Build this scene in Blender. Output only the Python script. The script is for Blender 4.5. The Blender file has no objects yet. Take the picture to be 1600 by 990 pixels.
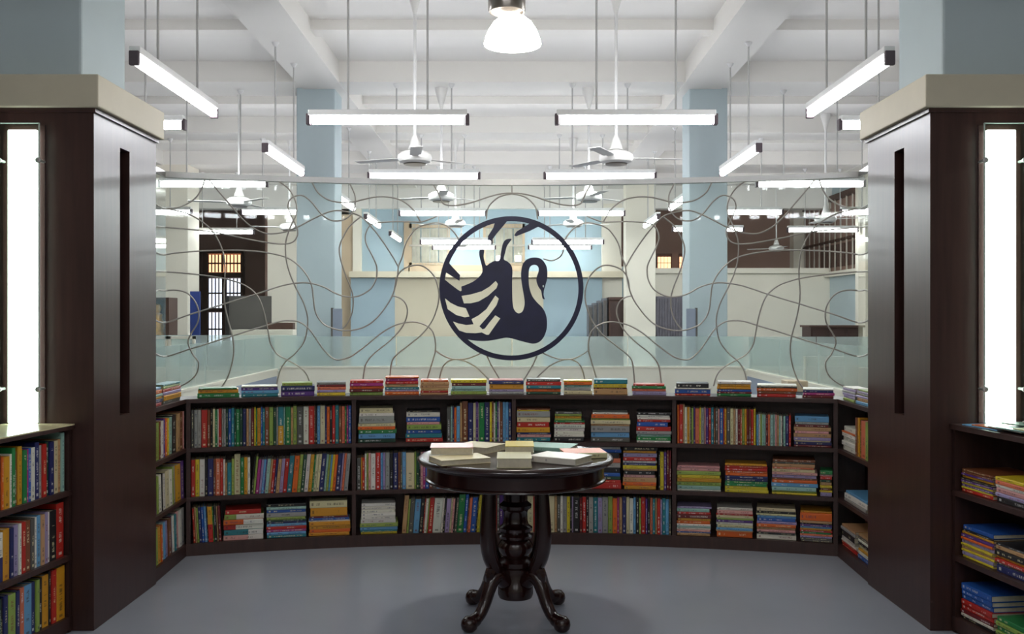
import bpy, bmesh, math, random, re
from mathutils import Vector, Matrix
random.seed(7)
SC = bpy.context.scene
COL = SC.collection
F, CX, HZ, H = 1500.0, 800.0, 495.0, 1.45      # focal px, centre px, horizon px, eye height

# ------------------------------------------------------------------ camera, world, exposure
cd = bpy.data.cameras.new('camera'); cam = bpy.data.objects.new('camera', cd); COL.objects.link(cam)
cam.location = (0, 0, H); cam.rotation_euler = (math.radians(90), 0, 0)
cd.sensor_fit = 'HORIZONTAL'; cd.sensor_width = 36; cd.lens = 36 * F / 1600
cd.clip_start = .05; cd.clip_end = 100
SC.camera = cam
w = bpy.data.worlds.new('world'); SC.world = w; w.use_nodes = True
w.node_tree.nodes['Background'].inputs[0].default_value = (.75, .85, 1, 1)
w.node_tree.nodes['Background'].inputs[1].default_value = 0
SC.view_settings.view_transform = 'Standard'; SC.view_settings.look = 'None'
SC.view_settings.exposure = 1.55; SC.view_settings.gamma = 1.0
SC.view_settings.use_curve_mapping = False
TUBE = 15.0        # fluorescent tube radiance

# ------------------------------------------------------------------ materials
def lin(h):
    if isinstance(h, str):
        h = h.lstrip('#'); c = [int(h[i:i+2], 16) / 255 for i in (0, 2, 4)]
    else: c = h
    return tuple(x / 12.92 if x <= .04045 else ((x + .055) / 1.055) ** 2.4 for x in c) + (1,)
M = {}
def mat(name, col, rough=.5, metal=0, var=.06, scale=8, bump=0, grain=False, emit=None, estr=0, spec=.5, coat=0):
    m = bpy.data.materials.new(name); m.use_nodes = True; nt = m.node_tree; N = nt.nodes; L = nt.links
    p = N['Principled BSDF']; c = lin(col)
    p.inputs['Roughness'].default_value = rough; p.inputs['Metallic'].default_value = metal
    p.inputs['Specular IOR Level'].default_value = spec; p.inputs['Coat Weight'].default_value = coat
    p.inputs['Coat Roughness'].default_value = .12
    tc = N.new('ShaderNodeTexCoord'); mp = N.new('ShaderNodeMapping')
    L.new(tc.outputs['Object'], mp.inputs['Vector'])
    if grain: mp.inputs['Scale'].default_value = (14, 14, .9)
    nz = N.new('ShaderNodeTexNoise'); nz.inputs['Scale'].default_value = scale; nz.inputs['Detail'].default_value = 5
    L.new(mp.outputs['Vector'], nz.inputs['Vector'])
    cr = N.new('ShaderNodeValToRGB')
    cr.color_ramp.elements[0].position = .3; cr.color_ramp.elements[1].position = .7
    cr.color_ramp.elements[0].color = tuple(max(0, x * (1 - var)) for x in c[:3]) + (1,)
    cr.color_ramp.elements[1].color = tuple(min(1, x * (1 + var)) for x in c[:3]) + (1,)
    L.new(nz.outputs['Fac'], cr.inputs['Fac']); L.new(cr.outputs['Color'], p.inputs['Base Color'])
    if bump:
        b = N.new('ShaderNodeBump'); b.inputs['Strength'].default_value = bump; b.inputs['Distance'].default_value = .01
        L.new(nz.outputs['Fac'], b.inputs['Height']); L.new(b.outputs['Normal'], p.inputs['Normal'])
    if emit:
        p.inputs['Emission Color'].default_value = lin(emit); p.inputs['Emission Strength'].default_value = estr
    M[name] = m; return m
def glass(name, tint, milky=0, milk='ffffff', refl=1.0):
    m = bpy.data.materials.new(name); m.use_nodes = True; nt = m.node_tree; N = nt.nodes; L = nt.links
    N.remove(N['Principled BSDF']); out = N['Material Output']
    tr = N.new('ShaderNodeBsdfTransparent'); tr.inputs[0].default_value = lin(tint)
    gl = N.new('ShaderNodeBsdfGlossy'); gl.inputs['Roughness'].default_value = .02
    fr = N.new('ShaderNodeFresnel'); fr.inputs['IOR'].default_value = 1.45
    mu = N.new('ShaderNodeMath'); mu.operation = 'MULTIPLY'; mu.inputs[1].default_value = refl
    L.new(fr.outputs[0], mu.inputs[0])
    base = tr
    if milky:
        df = N.new('ShaderNodeBsdfDiffuse'); df.inputs[0].default_value = lin(milk)
        tl = N.new('ShaderNodeBsdfTranslucent'); tl.inputs[0].default_value = lin(milk)
        ms = N.new('ShaderNodeMixShader'); ms.inputs[0].default_value = .5
        L.new(df.outputs[0], ms.inputs[1]); L.new(tl.outputs[0], ms.inputs[2])
        m2 = N.new('ShaderNodeMixShader'); m2.inputs[0].default_value = milky
        L.new(tr.outputs[0], m2.inputs[1]); L.new(ms.outputs[0], m2.inputs[2]); base = m2
    mx = N.new('ShaderNodeMixShader'); L.new(mu.outputs[0], mx.inputs[0])
    L.new(base.outputs[0], mx.inputs[1]); L.new(gl.outputs[0], mx.inputs[2]); L.new(mx.outputs[0], out.inputs[0])
    M[name] = m; return m
mat('floor', '999da8', .22, var=.05, scale=1.3, spec=.6)
mat('ceiling', 'e4e1dc', .8, var=.02, scale=1)
mat('beam', 'e2dfd9', .75, var=.02, scale=1)
mat('cream', 'e0dacb', .7, var=.025, scale=2)
mat('cream_dark', 'd2c8b0', .7, var=.03, scale=2)
mat('tan', 'c2ae93', .7, var=.04, scale=2)
mat('blue', 'b4c2c6', .7, var=.03, scale=2)
mat('blue_wall', 'a3b8c2', .75, var=.03, scale=2)
mat('brown_wall', '93776a', .8, var=.05, scale=2)
mat('panel_grey', '8f97a8', .8, var=.04, scale=20)
mat('dark_wood', '3c2622', .32, var=.2, scale=3, grain=True, spec=.5)
mat('shelf_wood', '3c2622', .42, var=.2, scale=3, grain=True, spec=.5)
mat('glass_edge', 'dcefe4', .3)
mat('bright_steel', 'c9c9c6', .35, metal=.6)
mat('black_paint', '120c0b', .6)
mat('cornice', 'c4bca6', .6, var=.03)
mat('table_wood', '260e0c', .2, var=.2, scale=4, grain=True, coat=.25)
mat('steel', '8f8e8c', .3, metal=1, var=.04)
mat('rod_steel', 'a9a59d', .4, metal=.3, var=.04)
mat('nickel', '9a948e', .28, metal=1, var=.05)
mat('rod_grey', 'b3b1ae', .5, var=.03)
mat('lamp_white', 'd9d8d6', .45, var=.02)
mat('cap_dark', '4a3c42', .5, var=.1)
mat('fan_white', 'dedcd8', .35, var=.03)
mat('navy', '17193c', .45, var=.15, scale=10)
mat('laminate', 'd8cca4', .22, var=.04)
mat('pages', 'cfc6ae', .85, var=.08, scale=60)
mat('dark_board', '57534f', .6, var=.1)
mat('royal_blue', '1f3b86', .7)
mat('gold', 'd9a545', .4, metal=.3, var=.2, scale=20)
mat('locker', '6d7078', .5, var=.08)
mat('curtain', '77737c', .9, var=.15, scale=12)
mat('bar_pale', 'b3aca0', .6)
mat('frame_brown', '4a3026', .6, var=.1)
mat('tube', 'ffffff', .5, emit='f7faff', estr=TUBE)
mat('lamp_glow', 'ffffff', .5, emit='fffaf0', estr=20)
mat('diffuser', 'ffffff', .4, emit='f4fff8', estr=3.2)
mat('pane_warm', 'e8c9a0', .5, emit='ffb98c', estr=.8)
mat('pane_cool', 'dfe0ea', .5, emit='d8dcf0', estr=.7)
mat('pane_grey', 'b3b2a2', .4, var=.2, scale=5)
mat('pane_bright', 'ffffff', .4, emit='ffffff', estr=2.2)
glass('clear_glass', 'f8fbf9', refl=.35)
glass('plate_glass', 'eef8f2', refl=.8)
glass('green_glass', 'f3f9f7', milky=.28, milk='eaf3f0', refl=.4)

def book_material():
    m = bpy.data.materials.new('book_cover'); m.use_nodes = True; nt = m.node_tree; N = nt.nodes; L = nt.links
    p = N['Principled BSDF']; p.inputs['Roughness'].default_value = .34
    def node(t, **k):
        n = N.new(t)
        for a, v in k.items(): setattr(n, a, v)
        return n
    def math_(op, a, b=None):
        n = node('ShaderNodeMath', operation=op)
        for i, v in enumerate((a, b)):
            if v is None: continue
            if hasattr(v, 'is_linked') or isinstance(v, bpy.types.NodeSocket): L.new(v, n.inputs[i])
            else: n.inputs[i].default_value = v
        return n.outputs[0]
    c1 = node('ShaderNodeAttribute', attribute_name='Col'); c2 = node('ShaderNodeAttribute', attribute_name='Ink')
    uv = node('ShaderNodeUVMap', uv_map='UV'); sx = node('ShaderNodeSeparateXYZ'); L.new(uv.outputs[0], sx.inputs[0])
    oi = node('ShaderNodeObjectInfo')
    rnd = math_('MULTIPLY', oi.outputs['Random'], 91.0)
    cx = node('ShaderNodeCombineXYZ')
    L.new(math_('ADD', math_('MULTIPLY', sx.outputs[0], 70.0), rnd), cx.inputs[0]); L.new(math_('MULTIPLY', sx.outputs[1], 1.6), cx.inputs[1]); L.new(rnd, cx.inputs[2])
    nz = node('ShaderNodeTexNoise'); nz.inputs['Scale'].default_value = 1.0; nz.inputs['Detail'].default_value = 1.0; L.new(cx.outputs[0], nz.inputs['Vector'])
    cx2 = node('ShaderNodeCombineXYZ'); L.new(math_('ADD', math_('MULTIPLY', sx.outputs[0], 3.0), rnd), cx2.inputs[0]); L.new(rnd, cx2.inputs[1])
    nz2 = node('ShaderNodeTexNoise'); nz2.inputs['Scale'].default_value = 1.0; L.new(cx2.outputs[0], nz2.inputs['Vector'])
    t1 = math_('GREATER_THAN', nz.outputs['Fac'], .5); t2 = math_('GREATER_THAN', nz2.outputs['Fac'], .5)
    cen = math_('LESS_THAN', math_('ABSOLUTE', math_('SUBTRACT', sx.outputs[1], .5)), .17)
    rng = math_('MULTIPLY', math_('GREATER_THAN', sx.outputs[0], .17), math_('LESS_THAN', sx.outputs[0], .9))
    mask = math_('MULTIPLY', math_('MULTIPLY', t1, t2), math_('MULTIPLY', cen, rng))
    dot = math_('MULTIPLY', math_('MULTIPLY', math_('GREATER_THAN', sx.outputs[0], .05), math_('LESS_THAN', sx.outputs[0], .1)), math_('LESS_THAN', math_('ABSOLUTE', math_('SUBTRACT', sx.outputs[1], .5)), .2))
    tot = math_('MULTIPLY', math_('MAXIMUM', mask, dot), .62)
    mx = node('ShaderNodeMixRGB'); L.new(tot, mx.inputs[0]); L.new(c1.outputs['Color'], mx.inputs[1]); L.new(c2.outputs['Color'], mx.inputs[2])
    L.new(mx.outputs[0], p.inputs['Base Color']); M['book'] = m
book_material()

# ------------------------------------------------------------------ mesh helpers
class MB:
    def __init__(s): s.v = []; s.f = []; s.sm = []
    def face(s, pts, smooth=False):
        b = len(s.v); s.v += [tuple(p) for p in pts]; s.f.append(tuple(range(b, b + len(pts)))); s.sm.append(smooth)
    def box(s, x0, x1, y0, y1, z0, z1, mtx=None):
        b = len(s.v)
        P = [Vector((x, y, z)) for z in (z0, z1) for y in (y0, y1) for x in (x0, x1)]
        if mtx: P = [mtx @ p for p in P]
        s.v += [tuple(p) for p in P]
        for q in ((0, 2, 3, 1), (4, 5, 7, 6), (0, 1, 5, 4), (1, 3, 7, 5), (3, 2, 6, 7), (2, 0, 4, 6)):
            s.f.append(tuple(b + i for i in q)); s.sm.append(False)
        return s
    def grid(s, rows, closed_u=True, cap=False, smooth=True):
        b = len(s.v); n = len(rows[0])
        for r in rows: s.v += [tuple(p) for p in r]
        for i in range(len(rows) - 1):
            for j in range(n if closed_u else n - 1):
                k = (j + 1) % n
                s.f.append((b + i * n + j, b + i * n + k, b + (i + 1) * n + k, b + (i + 1) * n + j)); s.sm.append(smooth)
        if cap:
            s.f.append(tuple(b + j for j in reversed(range(n)))); s.sm.append(False)
            e = b + (len(rows) - 1) * n; s.f.append(tuple(e + j for j in range(n))); s.sm.append(False)
        return s
    def lathe(s, prof, cx=0, cy=0, seg=32, mtx=None):
        rows = []
        for r, z in prof:
            row = [Vector((cx + r * math.cos(2 * math.pi * j / seg), cy + r * math.sin(2 * math.pi * j / seg), z)) for j in range(seg)]
            rows.append([mtx @ p for p in row] if mtx else row)
        return s.grid(rows, cap=True)
    def tube(s, pts, rad, sides=8):
        pts = [Vector(p) for p in pts]; rows = []
        if not hasattr(rad, '__len__'): rad = [rad] * len(pts)
        up = None
        for i, p in enumerate(pts):
            t = (pts[min(i + 1, len(pts) - 1)] - pts[max(i - 1, 0)])
            t = t.normalized() if t.length > 1e-9 else Vector((0, 0, 1))
            if up is None:
                up = Vector((0, 0, 1)) if abs(t.z) < .9 else Vector((1, 0, 0))
            a = t.cross(up)
            if a.length < 1e-4: a = t.cross(Vector((0, 1, 0)))
            a.normalize(); bb = a.cross(t).normalized(); up = bb
            rows.append([p + (a * math.cos(2 * math.pi * j / sides) + bb * math.sin(2 * math.pi * j / sides)) * rad[i] for j in range(sides)])
        return s.grid(rows, cap=True)
    def prism(s, poly, z0, z1, mtx=None):
        n = len(poly); b = len(s.v)
        P = [Vector((x, y, z)) for z in (z0, z1) for x, y in poly]
        if mtx: P = [mtx @ p for p in P]
        s.v += [tuple(p) for p in P]
        s.f.append(tuple(b + i for i in reversed(range(n)))); s.sm.append(False)
        s.f.append(tuple(b + n + i for i in range(n))); s.sm.append(False)
        for i in range(n):
            k = (i + 1) % n; s.f.append((b + i, b + k, b + n + k, b + n + i)); s.sm.append(False)
        return s
    def mesh(s, name, material):
        me = bpy.data.meshes.new(name); me.from_pydata(s.v, [], s.f)
        me.polygons.foreach_set('use_smooth', s.sm); me.materials.append(M[material]); me.update()
        bm = bmesh.new(); bm.from_mesh(me); bmesh.ops.remove_doubles(bm, verts=bm.verts, dist=1e-6); bmesh.ops.recalc_face_normals(bm, faces=bm.faces); bm.to_mesh(me); bm.free()
        if any(s.sm): me.set_sharp_from_angle(angle=math.radians(38))
        return me
    def build(s, name, material, parent=None, bevel=0):
        o = bpy.data.objects.new(name, s.mesh(name, material)); COL.objects.link(o)
        if parent: o.parent = parent
        if bevel:
            m = o.modifiers.new('bevel', 'BEVEL'); m.width = bevel; m.segments = 2; m.limit_method = 'ANGLE'
        return o
def tag(o, label, cat, group=None, kind=None):
    o['label'] = label
    if cat: o['category'] = cat
    if group: o['group'] = group
    if kind: o['kind'] = kind
    return o
def empty(name, label, cat, loc=(0, 0, 0), rz=0, group=None, kind=None):
    o = bpy.data.objects.new(name, None); o.empty_display_size = .1; COL.objects.link(o)
    o.location = loc; o.rotation_euler = (0, 0, rz)
    return tag(o, label, cat, group, kind)
def struct(o):
    o['kind'] = 'structure'; return o
def copy_tree(root, loc, rz=0):
    r = root.copy(); COL.objects.link(r); r.location = loc; r.rotation_euler = (0, 0, rz)
    for ch in list(root.children):
        c = ch.copy(); COL.objects.link(c); c.parent = r
        for g in list(ch.children):
            d = g.copy(); COL.objects.link(d); d.parent = c
    return r
def bx(*a): return MB().box(*a)
def P(px, py, Y): return Vector(((px - CX) / F * Y, Y, H - (py - HZ) / F * Y))
def XA(px, Y): return (px - CX) / F * Y
def ZA(py, Y): return H - (py - HZ) / F * Y

# ------------------------------------------------------------------ structure: floor, ceiling, walls
struct(bx(-10, 10, -5, 27, -.1, 0).build('floor', 'floor'))
ceil = struct(bx(-10, 10, -5, 27, 4.3, 4.4).build('ceiling', 'ceiling'))
for s in (-1, 1):
    for x0, x1 in ((1.93, 2.4), (6.0, 6.45)):
        xs = sorted((s * x0, s * x1))
        bx(xs[0], xs[1], -5, 19.6, 4.06, 4.31).build('beam', 'beam', ceil)
for yb, wb_ in ((-2.4, .5), (1.0, .5), (4.2, .5), (7.28, .5), (10.7, .62), (13.65, .58), (16.5, 1.0), (18.85, .3)):
    bx(-10, 10, yb, yb + wb_, 4.07, 4.31).build('beam', 'beam', ceil)
for yb in (2.8, 5.9, 9.2, 12.4, 15.2):
    bx(-10, 10, yb, yb + .22, 4.2, 4.31).build('beam', 'beam', ceil)
bx(-10, 10, 19.55, 19.9, 3.66, 4.31).build('beam', 'beam', ceil)
struct(bx(-10.1, -10, -5, 27, 0, 4.4).build('wall_left', 'cream'))
struct(bx(10, 10.1, -5, 27, 0, 4.4).build('wall_right', 'cream'))
struct(bx(-10, 10, -5.1, -5, 0, 4.4).build('wall_rear', 'cream'))
struct(bx(-10, 10, 26.9, 27, 0, 4.4).build('wall_far', 'brown_wall'))

# bare painted columns of the hall
def column(name, x0, x1, y0, y1, m, z1=4.08, z0=0):
    return struct(bx(x0, x1, y0, y1, z0, z1).build(name, m, bevel=.012))
for s in (-1, 1):
    xs = sorted((s * 2.03, s * 2.47)); column('column_' + ('left' if s < 0 else 'right'), xs[0], xs[1], 11.0, 11.45, 'blue')
    xs = sorted((s * 2.045, s * 3.0)); column('column_front_' + ('left' if s < 0 else 'right'), xs[0], xs[1], 4.56, 5.08, 'blue', 4.2, 2.44)
column('column_far_right', 2.03, 2.56, 17.1, 17.5, 'cream')
column('column_far_left', -6.2, -5.57, 16.5, 17.1, 'cream')
column('column_outer_right', XA(1352, 16.8), 6.9, 16.8, 17.3, 'cream')

# back wall of the hall at Y = 19.7 (upper part above a ledge, lower part built out)
YB = 19.7
zl = ZA(430, YB)
wb = struct(bx(XA(532, YB), XA(978, YB), YB, YB + .15, 0, 3.7).build('wall_back', 'blue_wall'))
def wpiece(name, m, px0, px1, py0, py1, Y0, th, parent=wb):
    return bx(XA(px0, Y0), XA(px1, Y0), Y0, Y0 + th, max(0, ZA(py1, Y0)), ZA(py0, Y0)).build(name, m, parent)
wpiece('tan_pier', 'tan', 532, 551, 335, 900, YB - .1, .1); wpiece('cream_pier', 'cream', 551, 564, 318, 900, YB - .14, .14)
wpiece('tan_panel', 'tan', 631, 640, 345, 428, YB - .03, .03); wpiece('tan_panel', 'tan', 638, 822, 414, 428, YB - .03, .03)
wpiece('lower_panel', 'blue_wall', 548, 617, 434, 900, YB - .3, .3)
wpiece('lower_panel', 'cream_dark', 617, 849, 434, 900, YB - .3, .3)
wpiece('lower_panel', 'blue_wall', 849, 941, 434, 900, YB - .3, .3)
wpiece('cream_pier', 'cream', 941, 972, 318, 900, YB - .2, .2); wpiece('brown_strip', 'frame_brown', 971, 978, 330, 416, YB - .22, .05)  # narrow dark brown strip at the edge of the cream pier
trim = struct(bx(XA(545, YB - .5), XA(980, YB - .5), YB - .5, YB, zl - .06, zl + .06).build('trim_1', 'cream_dark'))
for i, (a, b) in enumerate(((640, 703), (755, 820))):
    x0, x1, z0, z1 = XA(a, YB), XA(b, YB), ZA(414, YB), ZA(350, YB)
    wnd = struct(MB().box(x0, x1, YB - .05, YB, z0, z0 + .05).box(x0, x1, YB - .05, YB, z1 - .08, z1).box(x0, x0 + .05, YB - .05, YB, z0, z1).box(x1 - .05, x1, YB - .05, YB, z0, z1).build('window_%d' % (i + 1), 'tan'))
    n = 4
    for k in range(n):
        xa = x0 + .05 + (x1 - x0 - .1) * k / n; xb = x0 + .05 + (x1 - x0 - .1) * (k + 1) / n
        for za, zb in ((z0 + .05, z0 + .4), (z0 + .4, z1 - .08)):
            mm = 'pane_bright' if (za == z0 + .05 and i == 1 and k in (1, 3)) else 'pane_grey'
            if mm == 'pane_bright': zb2 = za + .14
            else: zb2 = zb
            bx(xa + .012, xb - .012, YB - .02, YB - .005, za + .012, zb - .012).build('pane', 'pane_grey', wnd)
            if mm == 'pane_bright': bx(xa + .03, xb - .03, YB - .03, YB - .021, za + .03, zb2).build('lit_pane', mm, wnd)
    for k in range(11):
        xa = x0 + .06 + (x1 - x0 - .12) * k / 10
        bx(xa - .006, xa + .006, YB - .07, YB - .058, z0, z1).build('grille_bar', 'bar_pale', wnd)
    bx(x0, x1, YB - .075, YB - .05, z0 + .38, z0 + .42).build('grille_bar', 'bar_pale', wnd)

# outer part of the back wall beyond the left columns, with a tall opening to a brown room
wl = struct(bx(XA(418, YB), XA(545, YB), YB, YB + .3, 0, 4.3).build('wall_back_left', 'cream'))
bx(-10, XA(300, YB), YB, YB + .3, 0, 4.3).build('wall_panel', 'cream', wl)
bx(XA(300, YB), XA(418, YB), YB, YB + .3, ZA(316, YB), 4.3).build('lintel', 'cream', wl)
YR = 24.0
wr = struct(bx(-10, -3.2, YR, YR + .1, 0, 4.3).build('wall_room', 'brown_wall'))
bx(XA(418, 20.2), XA(418, 20.2) + .1, 20.0, YR, 0, 4.3).build('side_panel', 'brown_wall', wr)
dr = struct(MB().box(XA(311, YR - .05), XA(317, YR - .05), YR - .12, YR, 0, ZA(393, YR)).box(XA(378, YR - .05), XA(382, YR - .05), YR - .12, YR, 0, ZA(393, YR))
     .box(XA(311, YR), XA(382, YR), YR - .12, YR, ZA(396, YR), ZA(392, YR)).box(XA(311, YR), XA(382, YR), YR - .12, YR, ZA(434, YR), ZA(426, YR))
     .box(XA(311, YR), XA(382, YR), YR - .12, YR, ZA(487, YR), ZA(481, YR)).box(XA(319, YR), XA(326, YR), YR - .12, YR, 0, ZA(393, YR)).box(XA(349, YR), XA(354, YR), YR - .12, YR, 0, ZA(426, YR)).build('door_1', 'frame_brown'))
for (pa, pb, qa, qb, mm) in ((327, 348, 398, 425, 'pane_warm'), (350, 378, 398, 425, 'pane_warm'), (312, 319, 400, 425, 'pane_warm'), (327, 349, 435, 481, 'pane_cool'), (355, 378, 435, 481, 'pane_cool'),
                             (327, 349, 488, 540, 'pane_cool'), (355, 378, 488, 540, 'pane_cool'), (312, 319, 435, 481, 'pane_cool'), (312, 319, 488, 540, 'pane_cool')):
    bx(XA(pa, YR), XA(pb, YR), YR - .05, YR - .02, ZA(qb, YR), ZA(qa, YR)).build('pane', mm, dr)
    nb = max(1, int((pb - pa) / 5))
    for k in range(nb + 1):
        xx = XA(pa + (pb - pa) * k / nb, YR); bx(xx - .012, xx + .012, YR - .09, YR - .06, ZA(qb, YR), ZA(qa, YR)).build('glazing_bar', 'frame_brown', dr)
    for q in ((qa + qb) / 2,):
        bx(XA(pa, YR), XA(pb, YR), YR - .09, YR - .06, ZA(q, YR) - .02, ZA(q, YR) + .02).build('glazing_bar', 'frame_brown', dr)

# beyond the right columns: cream parapet, brown gallery above, barred window on the side wall
wrr = struct(bx(XA(1016, YB), 7.0, YB, YB + .25, 0, ZA(424, YB)).build('wall_back_right', 'cream'))
bx(XA(1016, YB), 7.0, YB - .12, YB + .3, ZA(427, YB), ZA(419, YB)).build('parapet_cap', 'cream', wrr)
bx(XA(1024, YB), 7.0, YB + .0, YB + .3, ZA(300, YB), 4.3).build('lintel', 'beam', wrr)
g = struct(bx(2.5, 7.0, 21.6, 21.7, 2.0, 4.3).build('wall_gallery', 'brown_wall'))
bx(2.5, 7.0, YB + .25, 21.6, 2.3, 2.36).build('gallery_floor', 'brown_wall', g)
bx(XA(1238, 21.4), XA(1266, 21.4), 21.3, 21.6, 2.3, 4.3).build('pier', 'cream', g)
for a, b in ((1027, 1050), (1061, 1080)):
    wn = struct(bx(XA(a, 21.55), XA(b, 21.55), 21.54, 21.59, ZA(440, 21.55), ZA(396, 21.55)).build('window_%d' % (3 if a < 1050 else 4), 'frame_brown'))
    for k in range(4):
        for j in range(2):
            xa = XA(a + 1 + (b - a - 2) * k / 4, 21.5); xb = XA(a + (b - a - 2) * (k + 1) / 4, 21.5)
            za, zb = (ZA(419, 21.5), ZA(411, 21.5)) if j == 0 else (ZA(410, 21.5), ZA(401, 21.5))
            bx(xa, xb, 21.5, 21.53, za, zb).build('pane', 'pane_warm', wn)
ws = struct(bx(6.52, 6.62, 17.3, 21.6, 0, 4.3).build('wall_side_right', 'blue'))
bx(6.5, 6.52, 17.35, 21.4, 2.36, 3.9).build('recess', 'brown_wall', ws)
bx(6.4, 6.52, 17.35, 21.6, 2.26, 2.36).build('ledge', 'cream', ws)
wn = struct(MB().box(6.44, 6.5, 17.35, 21.4, 3.78, 3.9).box(6.44, 6.5, 17.35, 21.4, 2.95, 3.0).build('window_5', 'frame_brown'))
for k in range(12):
    y = 17.5 + k * .33
    bx(6.44, 6.46, y, y + .035, 2.36, 3.8).build('bar', 'bar_pale', wn)
for k in range(4):
    y = 18.2 + k * .5
    bx(6.47, 6.5, y, y + .4, 2.45, 2.9).build('pane', 'pane_warm' if k == 5 else 'frame_brown', wn)
cu = struct(bx(XA(1026, YB - .2), XA(1068, YB - .2), YB - .2, YB - .02, 0, ZA(463, YB)).build('door_2', 'curtain'))
for k in range(9):
    xx = XA(1029 + k * 4.2, YB - .3); MB().lathe([(.028, .01), (.03, ZA(466, YB - .3))], xx, YB - .24, 8).build('curtain_fold', 'curtain', cu)

# ------------------------------------------------------------------ clad pillars flanking the nook
PX, PY0, PY1, PZ = 1.934, 4.44, 5.216, 2.40
def pillar(s):
    side = 'left' if s < 0 else 'right'
    def b(mb, x0, x1, *r):
        xs = sorted((s * x0, s * x1)); return mb.box(xs[0], xs[1], *r)
    r = struct(b(MB(), PX + .25, 3.3, PY0, PY1, 0, PZ).build('pillar_' + side, 'dark_wood'))
    r['label'] = 'dark brown wood clad pillar with cream cornice and a tall slot, ' + ('beside the upright books case' if s < 0 else 'beside the stacked magazines case')
    y0, y1, z0, z1 = 4.735, 4.855, .965, 2.285
    b(MB(), PX, PX + .25, PY0, y0, 0, PZ).build('side_panel', 'dark_wood', r); b(MB(), PX, PX + .25, y1, PY1, 0, PZ).build('side_panel', 'dark_wood', r)
    b(MB(), PX, PX + .25, y0, y1, 0, z0).build('side_panel', 'dark_wood', r); b(MB(), PX, PX + .25, y0, y1, z1, PZ).build('side_panel', 'dark_wood', r)
    b(MB(), PX + .242, PX + .252, y0, y1, z0, z1).build('slot_back', 'dark_wood', r)
    b(MB(), PX - .012, 3.3, PY0 - .012, PY1 + .012, PZ - .005, PZ + .02).build('cornice_bead', 'dark_wood', r)
    c = b(MB(), PX - .035, 3.3, PY0 - .035, PY1 + .03, PZ + .015, PZ + .165).build('cornice', 'cornice', r, bevel=.006)
    # wall light on the front face
    xa, xb = (2.185, 2.318) if s < 0 else (2.183, 2.316)
    L = empty('wall_light', 'tall glowing wall light behind a glass plate on ' + ('the pillar beside the upright books' if s < 0 else 'the pillar beside the stacked magazines'), 'wall light', (0, 0, 0))
    b(MB(), xa - .03, xb + .03, PY0 - .012, PY0, .962, 2.335).build('back_channel', 'dark_wood', L)
    b(MB(), xa, xb, PY0 - .03, PY0 - .010, .962, 2.31).build('diffuser', 'diffuser', L, bevel=.004)
    b(MB(), xa - .028, xb + .028, PY0 - .062, PY0 - .054, .961, 2.335).build('glass_plate', 'plate_glass', L)
    for xe in (xa - .0285, xb + .0255): b(MB(), xe, xe + .003, PY0 - .0625, PY0 - .0535, .961, 2.335).build('polished_edge', 'glass_edge', L)
    b(MB(), xa - .028, xb + .028, PY0 - .0625, PY0 - .0535, 2.332, 2.336).build('polished_edge', 'glass_edge', L)
    for xq in (xa - .024, xb + .024):
        for zq in (2.165, 1.12):
            MB().lathe([(.008, 0), (.013, .004), (.013, .012), (.007, .014), (.007, .065)], 0, 0, 12, Matrix.Translation((s * xq, PY0 - .07, zq)) @ Matrix.Rotation(-math.pi / 2, 4, 'X')).build('standoff', 'bright_steel', L)
for s in (-1, 1): pillar(s)

# ------------------------------------------------------------------ bookcase geometry
RF, YC = 6.42, -.293
RG = RF + .235
KX = 1.974
TH = math.asin(KX / RF)
ZS = [.073, .355, .653, .952]      # tops of boards
BT = .024
def arc_pt(R, t): return (R * math.sin(t), YC + R * math.cos(t))
def arc_poly(R0, R1, t0, t1, n=12):
    ts = [t0 + (t1 - t0) * i / n for i in range(n + 1)]
    return [arc_pt(R1, t) for t in ts] + [arc_pt(R0, t) for t in reversed(ts)]
bc = empty('curved_bookcase', 'long low curved dark wood bookcase with three shelves under the glass screen', 'bookcase')
MB().prism(arc_poly(RF + .012, RF + .25, -TH, TH, 40), 0, .05).build('plinth', 'shelf_wood', bc)
for i, z in enumerate(ZS):
    MB().prism(arc_poly(RF - (.008 if i == 3 else 0), RF + .25, -TH, TH, 40), z - (BT if i else .075) , z).build('top_board' if i == 3 else 'shelf_board', 'shelf_wood', bc)
MB().prism(arc_poly(RF + .236, RF + .25, -TH, TH, 40), .05, .94).build('back_panel', 'shelf_wood', bc)
def px_theta(px, R=RF):
    a = (px - CX) / F
    A = a * a + 1; B = -2 * YC; C = YC * YC - R * R
    y = (-B + math.sqrt(B * B - 4 * A * C)) / (2 * A)
    return math.atan2(a * y, y - YC), (a * y, y)
for px in (291.5, 553, 803, 1053.5, 1308.5):
    t = px_theta(px)[0]; d = .0125 / RF
    t = max(-TH + d, min(TH - d, t))
    MB().prism(arc_poly(RF + .004, RF + .24, t - d, t + d, 1), .05, .94).build('divider', 'shelf_wood', bc)
class Arc:
    def __init__(s, inset=.018): s.R = RF + inset
    def hit(s, px): return Vector(px_theta(px, s.R)[1])
class Seg:
    def __init__(s, a, b, inset=.0, out=(0, 0)):
        s.a = Vector(a) + Vector(out) * inset; s.b = Vector(b) + Vector(out) * inset
    def hit(s, px):
        k = (px - CX) / F; d = s.b - s.a
        t = (k * s.a.y - s.a.x) / (d.x - k * d.y)
        return s.a + d * t
SIDE = {}
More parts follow.
